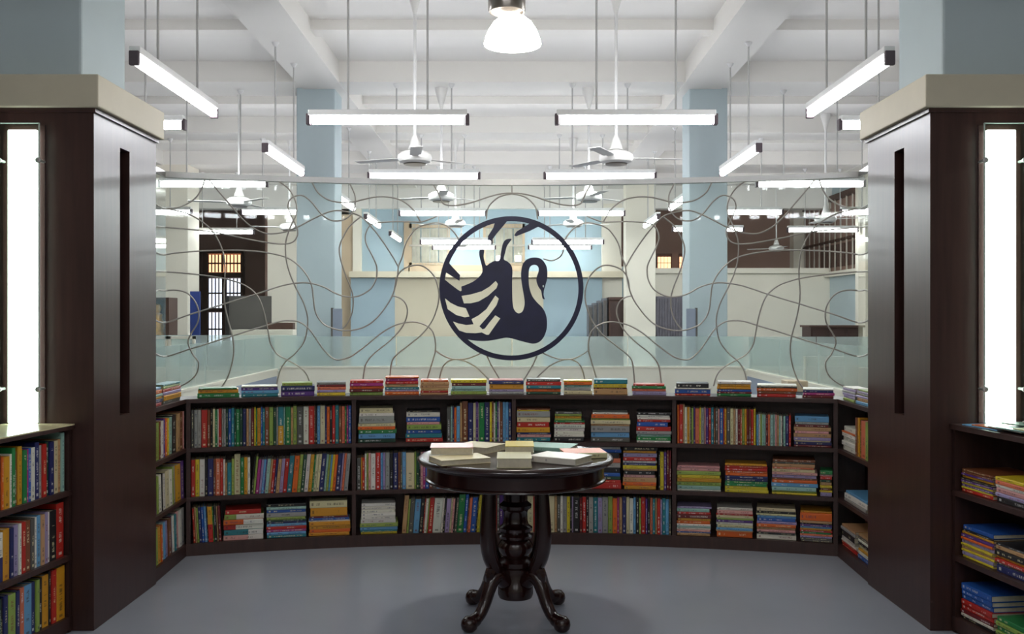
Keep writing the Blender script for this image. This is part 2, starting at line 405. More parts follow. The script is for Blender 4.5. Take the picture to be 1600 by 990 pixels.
def side_case(s):
    A = Vector((s * KX, YC + math.sqrt(RF * RF - KX * KX))); B = Vector((s * 1.945, 5.218))
    t = s * TH
    Am = Vector(arc_pt(RF + .25, t)); Ao = Vector((s * 2.215, 6.0)); Bo = Vector((s * 2.19, 5.218))
    lab = 'short dark wood bookcase closing the curve beside the pillar with ' + ('upright books' if s < 0 else 'magazine stacks')
    o = empty('corner_bookcase', lab, 'bookcase')
    poly = [tuple(A), tuple(Am), tuple(Ao), tuple(Bo), tuple(B)]
    if s > 0: poly = poly[::-1]
    MB().prism([tuple(A + Vector((s * .01, 0))), tuple(Am), tuple(Ao), tuple(Bo), tuple(B + Vector((s * .01, 0)))], 0, .05).build('plinth', 'shelf_wood', o)
    for i, z in enumerate(ZS):
        MB().prism(poly, z - (BT if i else .075), z).build('top_board' if i == 3 else 'shelf_board', 'shelf_wood', o)
    d = (Bo - Ao).normalized() ; n = Vector((-s, 0))
    MB().prism([tuple(Ao), tuple(Bo), tuple(Bo + n * .014), tuple(Ao + n * .014)], .05, .94).build('back_panel', 'shelf_wood', o)
    e1 = (Ao - Am).normalized(); e2 = Vector((-e1.y, e1.x)) * (.014 if s > 0 else -.014)
    if e2.y > 0: e2 = -e2
    MB().prism([tuple(Am), tuple(Ao), tuple(Ao + e2), tuple(Am + e2)], .05, .94).build('back_panel', 'shelf_wood', o)
    SIDE[s] = Seg(A, B, .015, (s, 0))
for s in (-1, 1): side_case(s)

# foreground low cases beside the camera, set at a slight angle
FD = Vector((.1247, 1)).normalized()
FORE = {}
def fore_case(s):
    far = Vector((s * 2.03, 4.435)); d = Vector((s * -FD.x, FD.y)) * -1      # towards the camera
    d = Vector((s * FD.x, -FD.y)); out = Vector((s * FD.y, FD.x))
    o = empty('low_bookcase', 'low dark wood bookcase ' + ('with a cream top, filled with upright books' if s < 0 else 'with magazines spread on top, holding stacked books'), 'bookcase')
    Lc = 1.25
    def slab(u0, u1, v0, v1, z0, z1):
        c = [far + d * u + out * v for u, v in ((u0, v0), (u1, v0), (u1, v1), (u0, v1))]
        return MB().prism([tuple(p) for p in c], z0, z1)
    dz = .022
    w0 = .003
    slab(w0, Lc, .01, .3, 0, .05).build('plinth', 'shelf_wood', o)
    for i, z in enumerate(ZS[:3]): slab(w0, Lc, 0, .3, z - (BT if i else .06), z).build('shelf_board', 'shelf_wood', o)
    t = slab(w0, Lc, -.01, .31, ZS[3] - .018, ZS[3]).build('top_board', 'shelf_wood', o)
    slab(w0, Lc, -.012, .31, ZS[3], ZS[3] + .006).build('top_laminate', 'laminate' if s < 0 else 'shelf_wood', o)
    slab(w0, w0 + .02, .004, .3, 0, ZS[3] - .018).build('end_panel', 'shelf_wood', o)
    slab(w0, Lc, .29, .3, 0, ZS[3] - .018).build('back_panel', 'shelf_wood', o)
    FORE[s] = Seg(far + out * .014, far + out * .014 + d)
    return d, out, far
FV = {s: fore_case(s) for s in (-1, 1)}

# ------------------------------------------------------------------ books
PAL = {'w': ('dcd8cc', 'white'), 'i': ('cfc59c', 'ivory'), 'k': ('1d1b1e', 'black'), 'y': ('9a9a96', 'pale grey'), 'Y': ('56544f', 'dark grey'), 'r': ('b8281f', 'red'), 'R': ('6a1a20', 'maroon'),
       'o': ('d8641f', 'orange'), 'O': ('cf9322', 'amber'), 'l': ('d6c02e', 'yellow'), 'g': ('217a3f', 'green'), 'G': ('1c4534', 'dark green'), 'L': ('8ea54c', 'lime green'), 't': ('237a86', 'teal'),
       'T': ('93b9ae', 'pale aqua'), 'b': ('2456a6', 'blue'), 'B': ('23285f', 'navy'), 's': ('659fcb', 'sky blue'), 'p': ('57327f', 'purple'), 'P': ('9b8db4', 'lavender'), 'm': ('a32f77', 'magenta'),
       'n': ('7b472c', 'brown'), 'N': ('bb9366', 'tan'), 'z': ('d49a96', 'pink'), 'a': ('d4714f', 'salmon')}
def jit(c, a=.10):
    k = 1 + random.uniform(-a, a); return tuple(max(0, min(1, x * k * (1 + random.uniform(-.04, .04)))) for x in c[:3]) + (1,)
def book_mesh(code, t, d, l, upright=True, accent=None, shear=0.0, parts=False):
    """t thickness, d depth, l spine length; spine at y=0."""
    col = jit(lin(PAL[code][0])); acc = jit(lin(PAL[accent][0])) if accent else None
    lum = .3 * col[0] + .6 * col[1] + .1 * col[2]
    ink = lin(random.choice(['f2eee0', 'f4e9b8', 'efefef'])) if lum < .28 else lin(random.choice(['201c20', '3a2420', '1c2a55', '7a1a1a']))
    V, Fc, C, U, MI = [], [], [], [], []
    def add(x0, x1, y0, y1, z0, z1, c, mi, spine=False):
        b = len(V)
        for z in (z0, z1):
            for y in (y0, y1):
                for x in (x0, x1): V.append((x, y, z))
        for qi, q in enumerate(((0, 2, 3, 1), (4, 5, 7, 6), (0, 1, 5, 4), (1, 3, 7, 5), (3, 2, 6, 7), (2, 0, 4, 6))):
            Fc.append(tuple(b + i for i in q)); C.append(c); MI.append(mi)
            if spine and qi == 2: U.append([(V[b + i][2] / l, V[b + i][0] / t) for i in q])
            else: U.append([(-1, -1)] * 4)
    def spine(z0, z1, c):
        b = len(V); e = min(.0035, t * .28)
        prof = [(0, e * .8), (e * .45, e * .2), (e, 0), (t - e, 0), (t - e * .45, e * .2), (t, e * .8)]
        for z in (z0, z1):
            for x, y in prof: V.append((x, y, z))
        for i in range(5):
            q = (b + i, b + i + 1, b + 7 + i, b + 6 + i); Fc.append(q); C.append(c); MI.append(0)
            U.append([(V[k][2] / l, V[k][0] / t) for k in q])
        for zz_ in (0, 6):
            for q in ((0, 1, 4, 5), (1, 2, 3, 4)):
                Fc.append(tuple(b + zz_ + i for i in (q if zz_ else q[::-1]))); C.append(c); MI.append(0); U.append([(-1, -1)] * 4)
    bt = min(.0022, t * .2); pg = jit(lin('c9bfa4'), .12)
    add(bt * .6, t - bt * .6, .002, d - .004, .003, l - .004, pg, 1)
    e_ = min(.0035, t * .28) * .8; add(0, bt, e_, d, 0, l, acc or col, 0); add(t - bt, t, e_, d, 0, l, col, 0)
    if acc:
        h = l * random.choice((.3, .5, .62)); spine(0, h, acc); spine(h, l, col)
    else: spine(0, l, col)
    if upright: V2 = [(x + shear * z, y, z) for x, y, z in V]
    else: V2 = [(z, y, t - x) for x, y, z in V]
    groups = [(None, [0, 1])] if not parts else [('cover', [0]), ('pages', [1])]
    out = []
    for nm, ms in groups:
        ids = [i for i in range(len(Fc)) if MI[i] in ms]
        used = sorted({v for i in ids for v in Fc[i]}); mp = {v: k for k, v in enumerate(used)}
        me = bpy.data.meshes.new(nm or 'book'); me.from_pydata([V2[v] for v in used], [], [tuple(mp[v] for v in Fc[i]) for i in ids])
        for k in ms: me.materials.append(M['book'] if k == 0 else M['pages'])
        me.uv_layers.new(name='UV'); me.color_attributes.new('Col', 'FLOAT_COLOR', 'CORNER'); me.color_attributes.new('Ink', 'FLOAT_COLOR', 'CORNER')
        me.polygons.foreach_set('material_index', [ms.index(MI[i]) for i in ids])
        me.uv_layers['UV'].uv.foreach_set('vector', [v for i in ids for q in U[i] for v in q])
        me.color_attributes['Col'].data.foreach_set('color', [v for i in ids for _ in range(4) for v in C[i]])
        me.color_attributes['Ink'].data.foreach_set('color', [v for i in ids for _ in range(4) for v in ink])
        out.append((nm, me))
    return out
TOK = re.compile(r'([a-zA-Z])(\d+)([+\-]*)(?:/([a-zA-Z]))?')
LABELS = {}
BOOKS = []
def frame_mtx(Pa, Pb, z):
    d = (Pb - Pa).normalized(); n = Vector((-d.y, d.x))
    if n.y < 0 and abs(n.y) > .5: n = -n
    return d, n
def put(name, meshes, mtx, group, cat):
    if len(meshes) == 1 and meshes[0][0] is None:
        o = bpy.data.objects.new(name, meshes[0][1]); COL.objects.link(o); o.matrix_world = mtx
    else:
        o = bpy.data.objects.new(name, None); o.empty_display_size = .02; COL.objects.link(o); o.matrix_world = mtx
        for nm, me in meshes:
            c = bpy.data.objects.new(nm, me); COL.objects.link(c); c.parent = o
    o['category'] = cat; o['group'] = group
    return o
def thick(t): return 'thick' if t > .04 else ('slim' if t < .016 else 'medium')
def basis(line, xa, xb):
    """left point, unit x axis (rightwards in view), outward axis"""
    Pa, Pb = line.hit(xa), line.hit(xb)
    d = (Pb - Pa); L = d.length; d.normalize(); n = Vector((-d.y, d.x))      # rotate +90: away from viewer for rightwards d
    return Pa, d, n, L
def upright(line, x0, x1, tokens, z, hpx, shelf, lean=0.0, depth=.17, parts=False, where='curved bookcase'):
    T = TOK.findall(tokens); tot = sum(int(t[1]) for t in T); k = (x1 - x0) / tot; x = x0; rec = []
    for c, wpx, mod, acc in T:
        a = x; b = x + int(wpx) * k; x = b
        Pa, d, n, L = basis(line, a, b)
        L = max(L - .0008, .003)
        h = hpx * Pa.y / F * (1 + .09 * mod.count('+') - .12 * mod.count('-')) * random.uniform(.975, 1.02)
        push = random.uniform(0, .010)
        ms = book_mesh(c, L, depth * random.uniform(.9, 1.05), h, True, acc or None, lean, parts)
        o3 = Pa + n * push + d * .0004
        mtx = Matrix(((d.x, n.x, 0, o3.x - d.x * lean * h * .5), (d.y, n.y, 0, o3.y - d.y * lean * h * .5), (0, 0, 1, z + .0005), (0, 0, 0, 1)))
        o = put('upright_book', ms, mtx, 'upright books on the %s shelf of the %s' % (shelf, where), 'book')
        rec.append((o, PAL[c][1], thick(L), PAL[acc][1] if acc else None))
    for i, (o, cn, th, an) in enumerate(rec):
        l = rec[i - 1][1] if i else None; r = rec[i + 1][1] if i + 1 < len(rec) else None
        nb = 'between %s and %s ones' % (l, r) if l and r else 'ending its row beside a %s one' % (l or r)
        base = '%s %s book standing %s' % (th, cn + ((' and ' + an) if an else ''), nb)
        opts = ['%s, %s shelf' % (base, shelf)]
        if i > 1: opts.append('%s, a %s beyond, %s shelf' % (base, rec[i - 2][1], shelf))
        if i + 2 < len(rec): opts.append('%s, then %s, %s shelf' % (base, rec[i + 2][1], shelf))
        BOOKS.append((o, opts))
def stack(line, x0, x1, tokens, z, shelf, depth=.182, hscale=1.0, parts=False, where='curved bookcase', inset=0, name='lying_book', jy=.02):
    T = TOK.findall(tokens); zz = z + .0005; rec = []
    Pm = line.hit((x0 + x1) / 2)
    for i, (c, hp, mod, acc) in enumerate(reversed(T)):
        dx = random.uniform(-1.2, 1.2); sh = random.uniform(0, 3.4) + 5 * mod.count('-')
        Pa, d, n, L = basis(line, x0 + max(0, dx) + sh * .3, x1 + min(0, dx) - sh * .7)
        t = int(hp) * Pm.y / F * hscale - .0004
        rot = Matrix.Rotation(random.uniform(-jy, jy), 4, 'Z')
        ms = book_mesh(c, max(t, .003), depth * random.uniform(.88, 1.05), L, False, acc or None, 0, parts)
        o3 = Pa + n * (inset + random.uniform(0.002, .014))
        mtx = Matrix(((d.x, n.x, 0, o3.x), (d.y, n.y, 0, o3.y), (0, 0, 1, zz), (0, 0, 0, 1))) @ Matrix.Translation((L / 2, .08, 0)) @ rot @ Matrix.Translation((-L / 2, -.08, 0))
        kn = 'booklet' if t < .0135 else 'book'
        o = put('booklet' if kn == 'booklet' else name, ms, mtx, 'books lying in stacks on the %s of the %s' % (shelf, where), kn)
        rec.append((o, PAL[c][1], t, kn)); zz += max(t, .003) + .0004
    top, bot = rec[-1][1], rec[0][1]; n_ = len(rec); second = rec[-2][1] if n_ > 1 else top
    for i, (o, cn, t, kn) in enumerate(rec):
        ab = rec[i + 1][1] if i + 1 < n_ else None; be = rec[i - 1][1] if i else None
        pos = 'topmost of its stack, on a %s one' % be if (not ab and be) else ('lowest in its stack, under a %s one' % ab if (ab and not be) else 'lying between %s above and %s below' % (ab, be))
        if not ab and not be: pos = 'lying alone'
        base = ('thin %s booklet %s' if kn == 'booklet' else '%s book %s') % (cn, pos)
        sh = shelf
        opts = ['%s, %s' % (base, sh), '%s, %s-topped stack, %s' % (base, top, sh), '%s, stack of %d topped %s, %s' % (base, n_, top, sh), '%s, %s over %s stack, %s' % (base, top, bot, sh), '%s %s, number %d down the stack of %d topped %s, %s' % (cn, kn, n_ - i, n_, top, sh)]
        BOOKS.append((o, opts))
A = Arc()
SL, SR = SIDE[-1], SIDE[1]
# --- upper shelf
z = ZS[2]
upright(SL, 241, 288.5, 'w4 L7 n3 w5 p3 o4 l3 T5 k7 N5 n6 z2', z, 59, 'upper')
upright(A, 298.5, 549, 'Y5 y6 y6 r10 n5 k4 i4 g4 w2 r5 y3 y4 G4 b5 t5 G3 g6 G5 B6 N4 y4 R5 l3 g2 O6 b3 t4 n7 L7 G5 y3 t9/O T3 g9 N4 L6 Y11 w9 r9 n2 k3 s5 i8 B3 o5 k4 r5 t6 n5 a5 g3 m3 b5', z, 59, 'upper')
stack(A, 559, 620, 'i8- w5- y11- i5 o5 g6 s8 G6', z, 'upper shelf')
stack(A, 633, 693, 'k2- w8- b8- z4- L8- b6- t7 r6', z, 'upper shelf')
upright(A, 698, 799, 'Y7- T3- B3- o4- s6- N4 n10 B9 i5 p4 y2 g9 B9 l4 n3 w3 g3 p3 w2 n5 s4 s6 B5', z, 62, 'upper')
stack(A, 807, 861, 'n2 l2 y9 i8 r8 O8 B3 z5 t6', z, 'upper shelf')
stack(A, 865, 914, 'Y4- L3- O4- L3- g3 r3 w6 w5 w5 w4 k7', z, 'upper shelf')
stack(A, 923, 985, 'w3- o6 L3 i6 N3 y10 s8 Y7', z, 'upper shelf')
stack(A, 994, 1049, 'k5 w4 w3 r4 b7- r7 y5 T4 g6 w3', z, 'upper shelf')
upright(A, 1058, 1181, 'o4+ r7+ N3+ w5 O4 i2 k2 L4 p3 a8 l3 y6 z3 p5 r5 t5 n3 Y5 z3 b7 r2 O4 Y7 i6 N4 w4 R5 a3 L5 O4 R4 n4 r5 l4', z, 56, 'upper')
upright(A, 1182, 1236, 's4 w3 L3 T4 T3 R4 a4 T6 T3 z3 N4 T3 w3 k2 T4 B6 r4', z, 48, 'upper')
stack(A, 1240, 1300, 's9- y4- R4- N6 z4- N6 P5 i2 B5 R3', z, 'upper shelf')
stack(SR, 1314, 1335, 'w8 o2 w6 w7 w7 w8', z, 'upper shelf', where='corner bookcase')
upright(SR, 1336, 1359, 'n3 O3 k2 a9 L5 N4', z, 59, 'upper', where='corner bookcase')
# --- middle shelf
z = ZS[1]
upright(SL, 241, 288, 'r4 p3 L4 w6 k2 w5 i7 w6 L3 y5 O9 p6', z, 58, 'middle', lean=-.06, where='corner bookcase')
upright(A, 298.5, 391, 'r6/r l6/l w8 k4 B8 n3 a7 r4 w3 N3- t6- L4 i9+ g5 O5 w4', z, 57, 'middle')
upright(A, 395, 546, 'k3+ L4+ m6 P4 s4 p2 T6 N4 r5 B4 N6 P6 r7 t9+ o9+ L6+ G6+ w7+ O6+ g3+ i5+ i5+ B8+ T4+ L4+ s3+ l4+ o5+ B8+ P3+ a4+ y7+', z, 53, 'middle', lean=.09)
upright(A, 557.5, 676, 'Y7- O2- r4- w3 L3 z4 w8 r8 s4 P4 y7 k6 B8 n4 Y3 s6 i14 L3 G5 k2 z4 m4 b6 n6', z, 57, 'middle')
upright(A, 676, 735, 'Y6 s5 r4 B6 w5 g5 O4 y6 b6 R5 i5', z, 55, 'middle')
stack(A, 740, 796, 'O3 w5 y5 B6 r5 T6 N5 k6 w6', z, 'middle shelf')
stack(A, 808, 860, 'z6 k3 L6 r5 y6 N7 B5 w6 o6 t6', z, 'middle shelf')
stack(A, 864, 915, 'a4 N4 z4 w6 g6 k5 y6 P6 O5 R7 w5 i6', z, 'middle shelf')
stack(A, 918, 971, 'y5 b6 k9- a8 y8 k9 b6 G6 r5 r10', z, 'middle shelf', hscale=.92)
stack(A, 973, 1027, 'k7 O4 P7 r6 w4 B4 l6 N3 k7- z5- N8 o6 O6', z, 'middle shelf', hscale=.91)
upright(A, 1029, 1049, 'k3 l7 p5 R5 R4', z, 61, 'middle')
stack(A, 1057, 1127, 'z3 z5 L6 l5 O6 L6 T6 w2', z, 'middle shelf', jy=.005)
stack(A, 1132, 1201, 'O3 r4 r4 o4 o4 B4 B4 g4 g4 l5 l5', z, 'middle shelf', jy=.005)
stack(A, 1205, 1278, 'n4- Y3- N5- a3- i5- z4 P5 n3 o5 s6 T6 L3 l3', z, 'middle shelf')
stack(A, 1281, 1301, 'g6 z3 r5 G4 N5 l4 n4 l3 P6', z, 'middle shelf')
stack(SR, 1318, 1354, 's4 w8 y5', z, 'middle shelf', where='corner bookcase')
# --- lowest shelf
z = ZS[0]
upright(SL, 245, 289, 'L4 O6 o4 T4 s4 P5 n6 B4 w4 t4 z6 w5 y7', z, 58, 'lowest', lean=-.07, where='corner bookcase')
upright(A, 301, 345, 'r4 N3 L4 B5 b5 s5 k2 O9/r g2 k5 N3 R5', z, 55, 'lowest', lean=-.05)
stack(A, 349, 413, 'r7- w8/L w8/o w8/r w8/t w8/z', z, 'lowest shelf')
stack(A, 416, 480, 'k5 T4 b5 y7 L4 G3 B3 s4 r5 m4 s4 t5', z, 'lowest shelf')
stack(A, 482, 548, 'i11- O13- R3- b4 w2 O6 O6 o5 O5', z, 'lowest shelf')
stack(A, 562, 622, 'w5- w5- w5- w5- w5- w6- L6 s5 t2 l4', z, 'lowest shelf')
upright(A, 630, 756, 'N7+ L3 Y7 s9 k6 r2 w4 L2 r7 w13 w3 k3 P7 i3 z3 k2 Y4 g10+ b5+ n2 a4 b8 k2 l4+ L5+', z, 54, 'lowest', lean=.08)
upright(A, 758, 799, 'z5 B5 w3 r5 Y4 p5 B5 i4 k4', z, 58, 'lowest')
upright(A, 807, 1049, 'p8 k5 t4 i9 r6 k8 O4 a6 i9 N4 Y5 w4 y6 l5 k3 P2 k10 R4 r6 k4 y7 t7 P7 y9 L7 o7 m3 N5 B6 i5 w6 s4 k5 L3 r7 p3 k4 a4 t4 N3 r5 P3 t5 s5 Y4', z, 56, 'lowest')
stack(A, 1057, 1112, 'P3 T5 r4 R6 O4 o5 w3 T3 w3 z3 b2 N4', z, 'lowest shelf')
stack(A, 1119, 1178, 'w4 z5 r3 i4 L3 p4 w4 i4 s4 N2 o9', z, 'lowest shelf')
stack(A, 1182, 1245, 'i5 k4 i3 s4 b5 P4 o5 N4 z4 k3 w8', z, 'lowest shelf')
stack(A, 1250, 1301, 'O3 o12 N4 k2 p3 s3 O3 r3 g3 a3 P3 Y3 Y3', z, 'lowest shelf')
stack(SR, 1313, 1336, 'N4 y5 k9 w6 w3 r4 r4', z, 'lowest shelf', where='corner bookcase')
stack(SR, 1338, 1356, 'N4 Y5 w4 k5 i5 O4 w6 b7', z, 'lowest shelf', where='corner bookcase')
# --- on the top board
z = ZS[3]
stack(SL, 241, 256, 's4 o6 T4 O4 B6 r5', z, 'case top', depth=.085, where='corner bookcase')
stack(SL, 257, 286, 't3 L4 r5 P5 O8 Y5', z, 'case top', depth=.085, where='corner bookcase')
for x0, x1, tk in ((308, 375, 'g2- O6 g7'), (376, 437, 'w2 p5 s5 t5'), (438, 494, 'L5- B8 p8'), (494.5, 541, 'y4 R3 a5 P4 l5'), (546, 600, 'r4 m5 o4 R5 L5'), (601, 655.5, 'o2 m5 r4 N5 t4 P3 o5'), (656, 702, 'o3 N5 N5 N4 r3 N3'),
                   (704, 761, 'l5 R5 T5 T3 L5'), (763, 820, 'z2 B5 O8 P4 y4'), (821, 878, 'Y4 r6 t5 o5 G4'), (880, 926, 'l2 o5 T4 y5 i6'), (926.5, 982, 't7 l6 R2 N9'), (987, 1043, 'r3- g4 a4 P6'), (1054, 1112, 'k7- w2 b7 r3'),
                   (1120, 1176, 'w4 O4 O4 b4 R3 g4'), (1182, 1246, 'w3 k2 o5 n4 r5'), (1254, 1304, 'w2 B4 m4 R4')):
    stack(A, x0, x1, tk, z, 'case top', inset=.03, depth=.155)
stack(SR, 1314, 1335, 'w2 P4 y4 P4 P4 L4', z, 'case top', depth=.085, where='corner bookcase')
stack(SR, 1336, 1360, 'L3 P3 Y4 P3 N6 s5', z, 'case top', depth=.085, where='corner bookcase')
# --- foreground cases
FLn = FORE[-1]
upright(FLn, -24, 102, 'R24+ o3 O8 w3 g5+ n4 O6+ g6 m2 b4 w6 B6+ y4 r6 G4 B6 i6 N4 T4+', ZS[2], 83, 'upper', parts=True, where='cream-topped low case', depth=.2)
upright(FLn, -12, 102, 'w9/n w6/B O8 B5 P6 w3 r5 n6 Y5 w3 s5 N5 P4 w3 k8 r9+', ZS[1], 79, 'middle', parts=True, where='cream-topped low case', depth=.2)
upright(FLn, -12, 102, 'k10 G4 k3 B6 L10 B5 a6 s11 B6 L4 k5 O9 k3 r6 O11', ZS[0], 82, 'lowest', parts=True, where='cream-topped low case', depth=.2)
FRn = FORE[1]
stack(FRn, 1499, 1550, 'n4 n3 p3 O4 k3 p4 l3 p4 l3 r6', ZS[2], 'upper shelf', parts=True, where='magazine-topped low case', depth=.25)
stack(FRn, 1553, 1625, 'l6 a7 w5 z8 P6 k10', ZS[2], 'upper shelf', parts=True, where='magazine-topped low case', depth=.25)
stack(FRn, 1499, 1550, 'b7 k3 O4 p5 o4 P6 l4 N5 l4 P6 l4', ZS[1], 'middle shelf', parts=True, where='magazine-topped low case', depth=.25)
stack(FRn, 1553, 1625, 'k4 N7 k9 O5 r6 Y4 B12', ZS[1], 'middle shelf', parts=True, where='magazine-topped low case', depth=.25)
stack(FRn, 1499, 1550, 'b10 b8 b8 r8 r8 R6 w5 k5', ZS[0], 'lowest shelf', parts=True, where='magazine-topped low case', depth=.25)
stack(FRn, 1553, 1625, 'g8 L7 g8 L6 o5', ZS[0], 'lowest shelf', parts=True, where='magazine-topped low case', depth=.25)
used = {}
for o, opts in BOOKS:
    for t in opts:
        if t not in used: break
    used.setdefault(t, []).append(o); o['label'] = t
for t, os_ in used.items():
    if len(os_) > 1:
        for o in os_: o['group'] = os_[0]['group']

# magazines fanned on the low case
d, out, far = FV[1]
mags = [('s', .10, .01, .12, 'blue edged'), ('o', .16, .02, .35, 'orange'), ('w', .27, .02, -.1, 'white'), ('T', .36, .0, .2, 'pale aqua'), ('i', .45, .015, -.15, 'ivory'), ('G', .30, .07, .5, 'dark green'), ('P', .42, .1, -.4, 'lavender'), ('w', .36, .13, .9, 'glossy white')]
zz = ZS[3] + .0065
for k, (c, u, v, r, nm) in enumerate(mags):
    o2 = far + d * (u + .0) + out * v
    ms = book_mesh(c, .005, .19, .24, False, None, 0, True)
    ang = math.atan2(out.y, out.x) - math.pi / 2 + r * .35
    mtx = Matrix.Translation((o2.x, o2.y, zz)) @ Matrix.Rotation(ang, 4, 'Z') @ Matrix.Translation((-.03, 0, 0))
    o = put('magazine', ms, mtx, 'magazines fanned on the low case', 'magazine'); zz += .0056
    o['label'] = '%s magazine in the fan lying on the low bookcase, %s' % (nm, ['lowest', 'second up', 'third up', 'fourth up', 'fifth up', 'sixth up', 'seventh up', 'topmost'][k])

# ------------------------------------------------------------------ glass screen with rods, rail and emblem
def glass_hit(px, R=RG):
    t, p = px_theta(px, R)
    kx = 2.165 * R / RG
    if abs(p[0]) > kx:
        s = -1 if p[0] < 0 else 1
        a = Vector((s * kx, YC + math.sqrt(R * R - kx * kx))); b = Vector((s * (2.13 + R - RG), 5.35))
        return Seg(a, b).hit(px)
    return Vector(p)
gs = empty('glass_screen', 'curved clear glass screen with wavy steel rods standing on the bookcase', 'glass screen')
ZR = 2.333
def glass_path(R):
    kx = 2.165 * R / RG; tk = math.asin(kx / R)
    pts = [(-(2.13 + R - RG), 5.35)] + [arc_pt(R, -tk + 2 * tk * i / 40) for i in range(41)] + [(2.10 + R - RG, 5.35)]
    return pts
ti, to = glass_path(RG - .004), glass_path(RG + .004)
for a, b in ((0, 1), (1, 11), (11, 21), (21, 31), (31, 41), (41, 42)):
    pi_, po = ti[a:b + 1], to[a:b + 1]
    MB().prism(list(po) + list(reversed(pi_)), ZS[3], ZR).build('pane', 'clear_glass', gs)
MB().prism(list(glass_path(RG + .022)) + list(reversed(glass_path(RG - .022))), ZR - .012, ZR + .024).build('top_rail', 'steel', gs)
def smooth(pts, n=6):
    out = []
    for i in range(len(pts) - 1):
        p0, p1, p2, p3 = pts[max(i - 1, 0)], pts[i], pts[i + 1], pts[min(i + 2, len(pts) - 1)]
        for k in range(n):
            t = k / n
            out.append(tuple(.5 * (2 * p1[j] + (p2[j] - p0[j]) * t + (2 * p0[j] - 5 * p1[j] + 4 * p2[j] - p3[j]) * t * t + (3 * p1[j] - p0[j] - 3 * p2[j] + p3[j]) * t ** 3) for j in (0, 1)))
    out.append(tuple(pts[-1])); return out
RODS = [
 [(228, 292), (236, 306), (244, 319.5), (258, 325.7), (276, 329), (293.7, 333.7), (312.5, 344), (327.5, 356), (338.7, 371), (348, 392), (351, 410.6), (351.5, 430), (350, 455), (351.3, 476), (356.7, 501), (362.4, 522), (365.3, 545), (362.4, 568), (354.8, 591), (345, 606)],
 [(320, 281), (312.5, 300), (301, 313), (280.6, 323), (258, 326)],
 [(327, 281), (342.5, 300), (359, 319), (376, 339), (393, 354), (410, 363), (425, 365), (445.6, 362), (466, 354), (483, 345), (502, 335.6), (517, 330), (530, 329), (547, 332), (563.7, 338), (578.7, 352.5), (593.7, 371), (612.5, 399), (622, 416)],
 [(230, 386), (236, 389), (252.5, 397.5), (277, 394.7), (312.5, 392), (342.5, 391), (380, 391), (417.5, 394.7), (447.5, 402), (466, 414), (479, 429), (487, 446), (489.5, 464.5), (493, 487.6), (504.5, 505), (519, 512.5), (534.5, 516), (552, 515.4), (573, 508.7), (590, 495), (607.5, 472), (616, 453), (621, 430), (623, 415), (629, 399), (633, 382.5), (642.5, 365.6), (655.6, 354), (680, 348), (697, 352), (709, 362), (717.5, 375)],
 [(230, 351), (249, 354), (310.6, 359.6), (346, 364.7), (380, 372), (417.5, 378.7), (442, 381), (457, 378), (464, 369), (465, 360), (460.6, 348.7), (453, 332), (450, 322.5), (453, 312), (462.5, 306), (474, 306), (487, 316), (500, 332), (511, 341), (522.5, 345), (537.5, 343), (549, 334), (554.4, 320.6), (554.4, 304), (545, 284)],
 [(563, 339), (547, 352.5), (535.6, 371), (530, 390), (534.7, 414), (541, 432), (547, 447), (551.4, 462.6), (551, 484), (544, 503), (534.5, 514.5)],
 [(486, 281), (490.6, 290.6), (498, 302), (513, 312), (530, 316), (550.6, 315.6), (565.6, 312), (584, 308), (603, 307.5), (622, 311), (635, 318), (646, 328), (653, 339), (657.5, 347)],
 [(432, 281), (449, 293), (458, 305.6), (463.4, 320.6), (462.5, 335.6), (457, 347), (449, 367.5), (446, 384), (447.5, 407), (453, 427.5), (462, 449), (474, 472), (480.5, 495), (479.5, 516), (474, 535.6), (460, 553), (447, 564), (437, 580), (431.5, 604)],
 [(230, 468), (236.7, 459.7), (247, 453), (255, 454), (274, 453), (291, 457), (303, 468), (310, 484), (309, 503), (297, 524), (294, 535.6), (301, 553), (310, 566), (307, 583.5), (295, 596), (280, 604)],
 [(230, 489), (254, 504), (297, 491), (349, 475), (399, 459.7), (441, 446), (470, 441.5), (489, 443), (508, 449), (522, 457), (538, 462.6), (557.6, 463), (577, 453), (586, 439.6), (588.7, 428), (588, 414), (580.6, 397.5), (573, 382.5), (570.5, 370), (574, 358), (580, 351), (590, 348), (615, 346), (645, 346.5), (661, 346), (684, 337)],
 [(230, 423), (267.5, 425), (310.6, 429), (346, 434), (364, 438.6), (381.6, 445), (397, 456), (406.6, 470), (414, 493), (419, 518), (423, 537.5), (433.5, 553), (450.7, 563), (468, 573), (479.5, 585.5), (485, 603)],
 [(230, 541), (255, 556.7), (297, 545), (349, 529), (387, 517), (418, 507.7), (437, 502), (450.7, 500.6), (468, 503), (483.4, 514.5), (498.7, 536.5), (510, 551), (525, 561.5), (544, 558.6), (559.5, 549), (576.8, 535.6), (596, 520), (615, 509), (632.4, 504), (647.8, 502.6), (663, 506.8), (674.7, 516), (680, 531.7), (680, 549), (674.7, 568), (664, 604)],
 [(611, 461.7), (622.8, 464.5), (632.4, 472), (636.7, 485.7), (632.4, 503), (622.8, 518), (607.5, 533.6), (588, 549), (576.8, 560.5), (570, 574), (566, 604)],
 [(616, 455), (620, 433), (631, 420), (650, 414), (665, 418), (678, 431), (684, 447), (686, 462.6), (682, 483.7), (672.7, 505), (657, 524), (638, 539.4), (621, 553), (612, 566), (608, 604)],
 [(680, 547), (692, 554.8), (707, 560.5), (726.5, 560.5), (742, 555.7), (752, 551)],
 [(684, 604), (690, 577.8), (697.7, 566), (711, 561), (726.5, 564), (745.7, 575), (775, 604)],
 [(761, 556), (768.7, 572), (788, 604)],
 [(760, 342), (762, 327), (768, 317), (781, 307), (800, 302.5)],
]
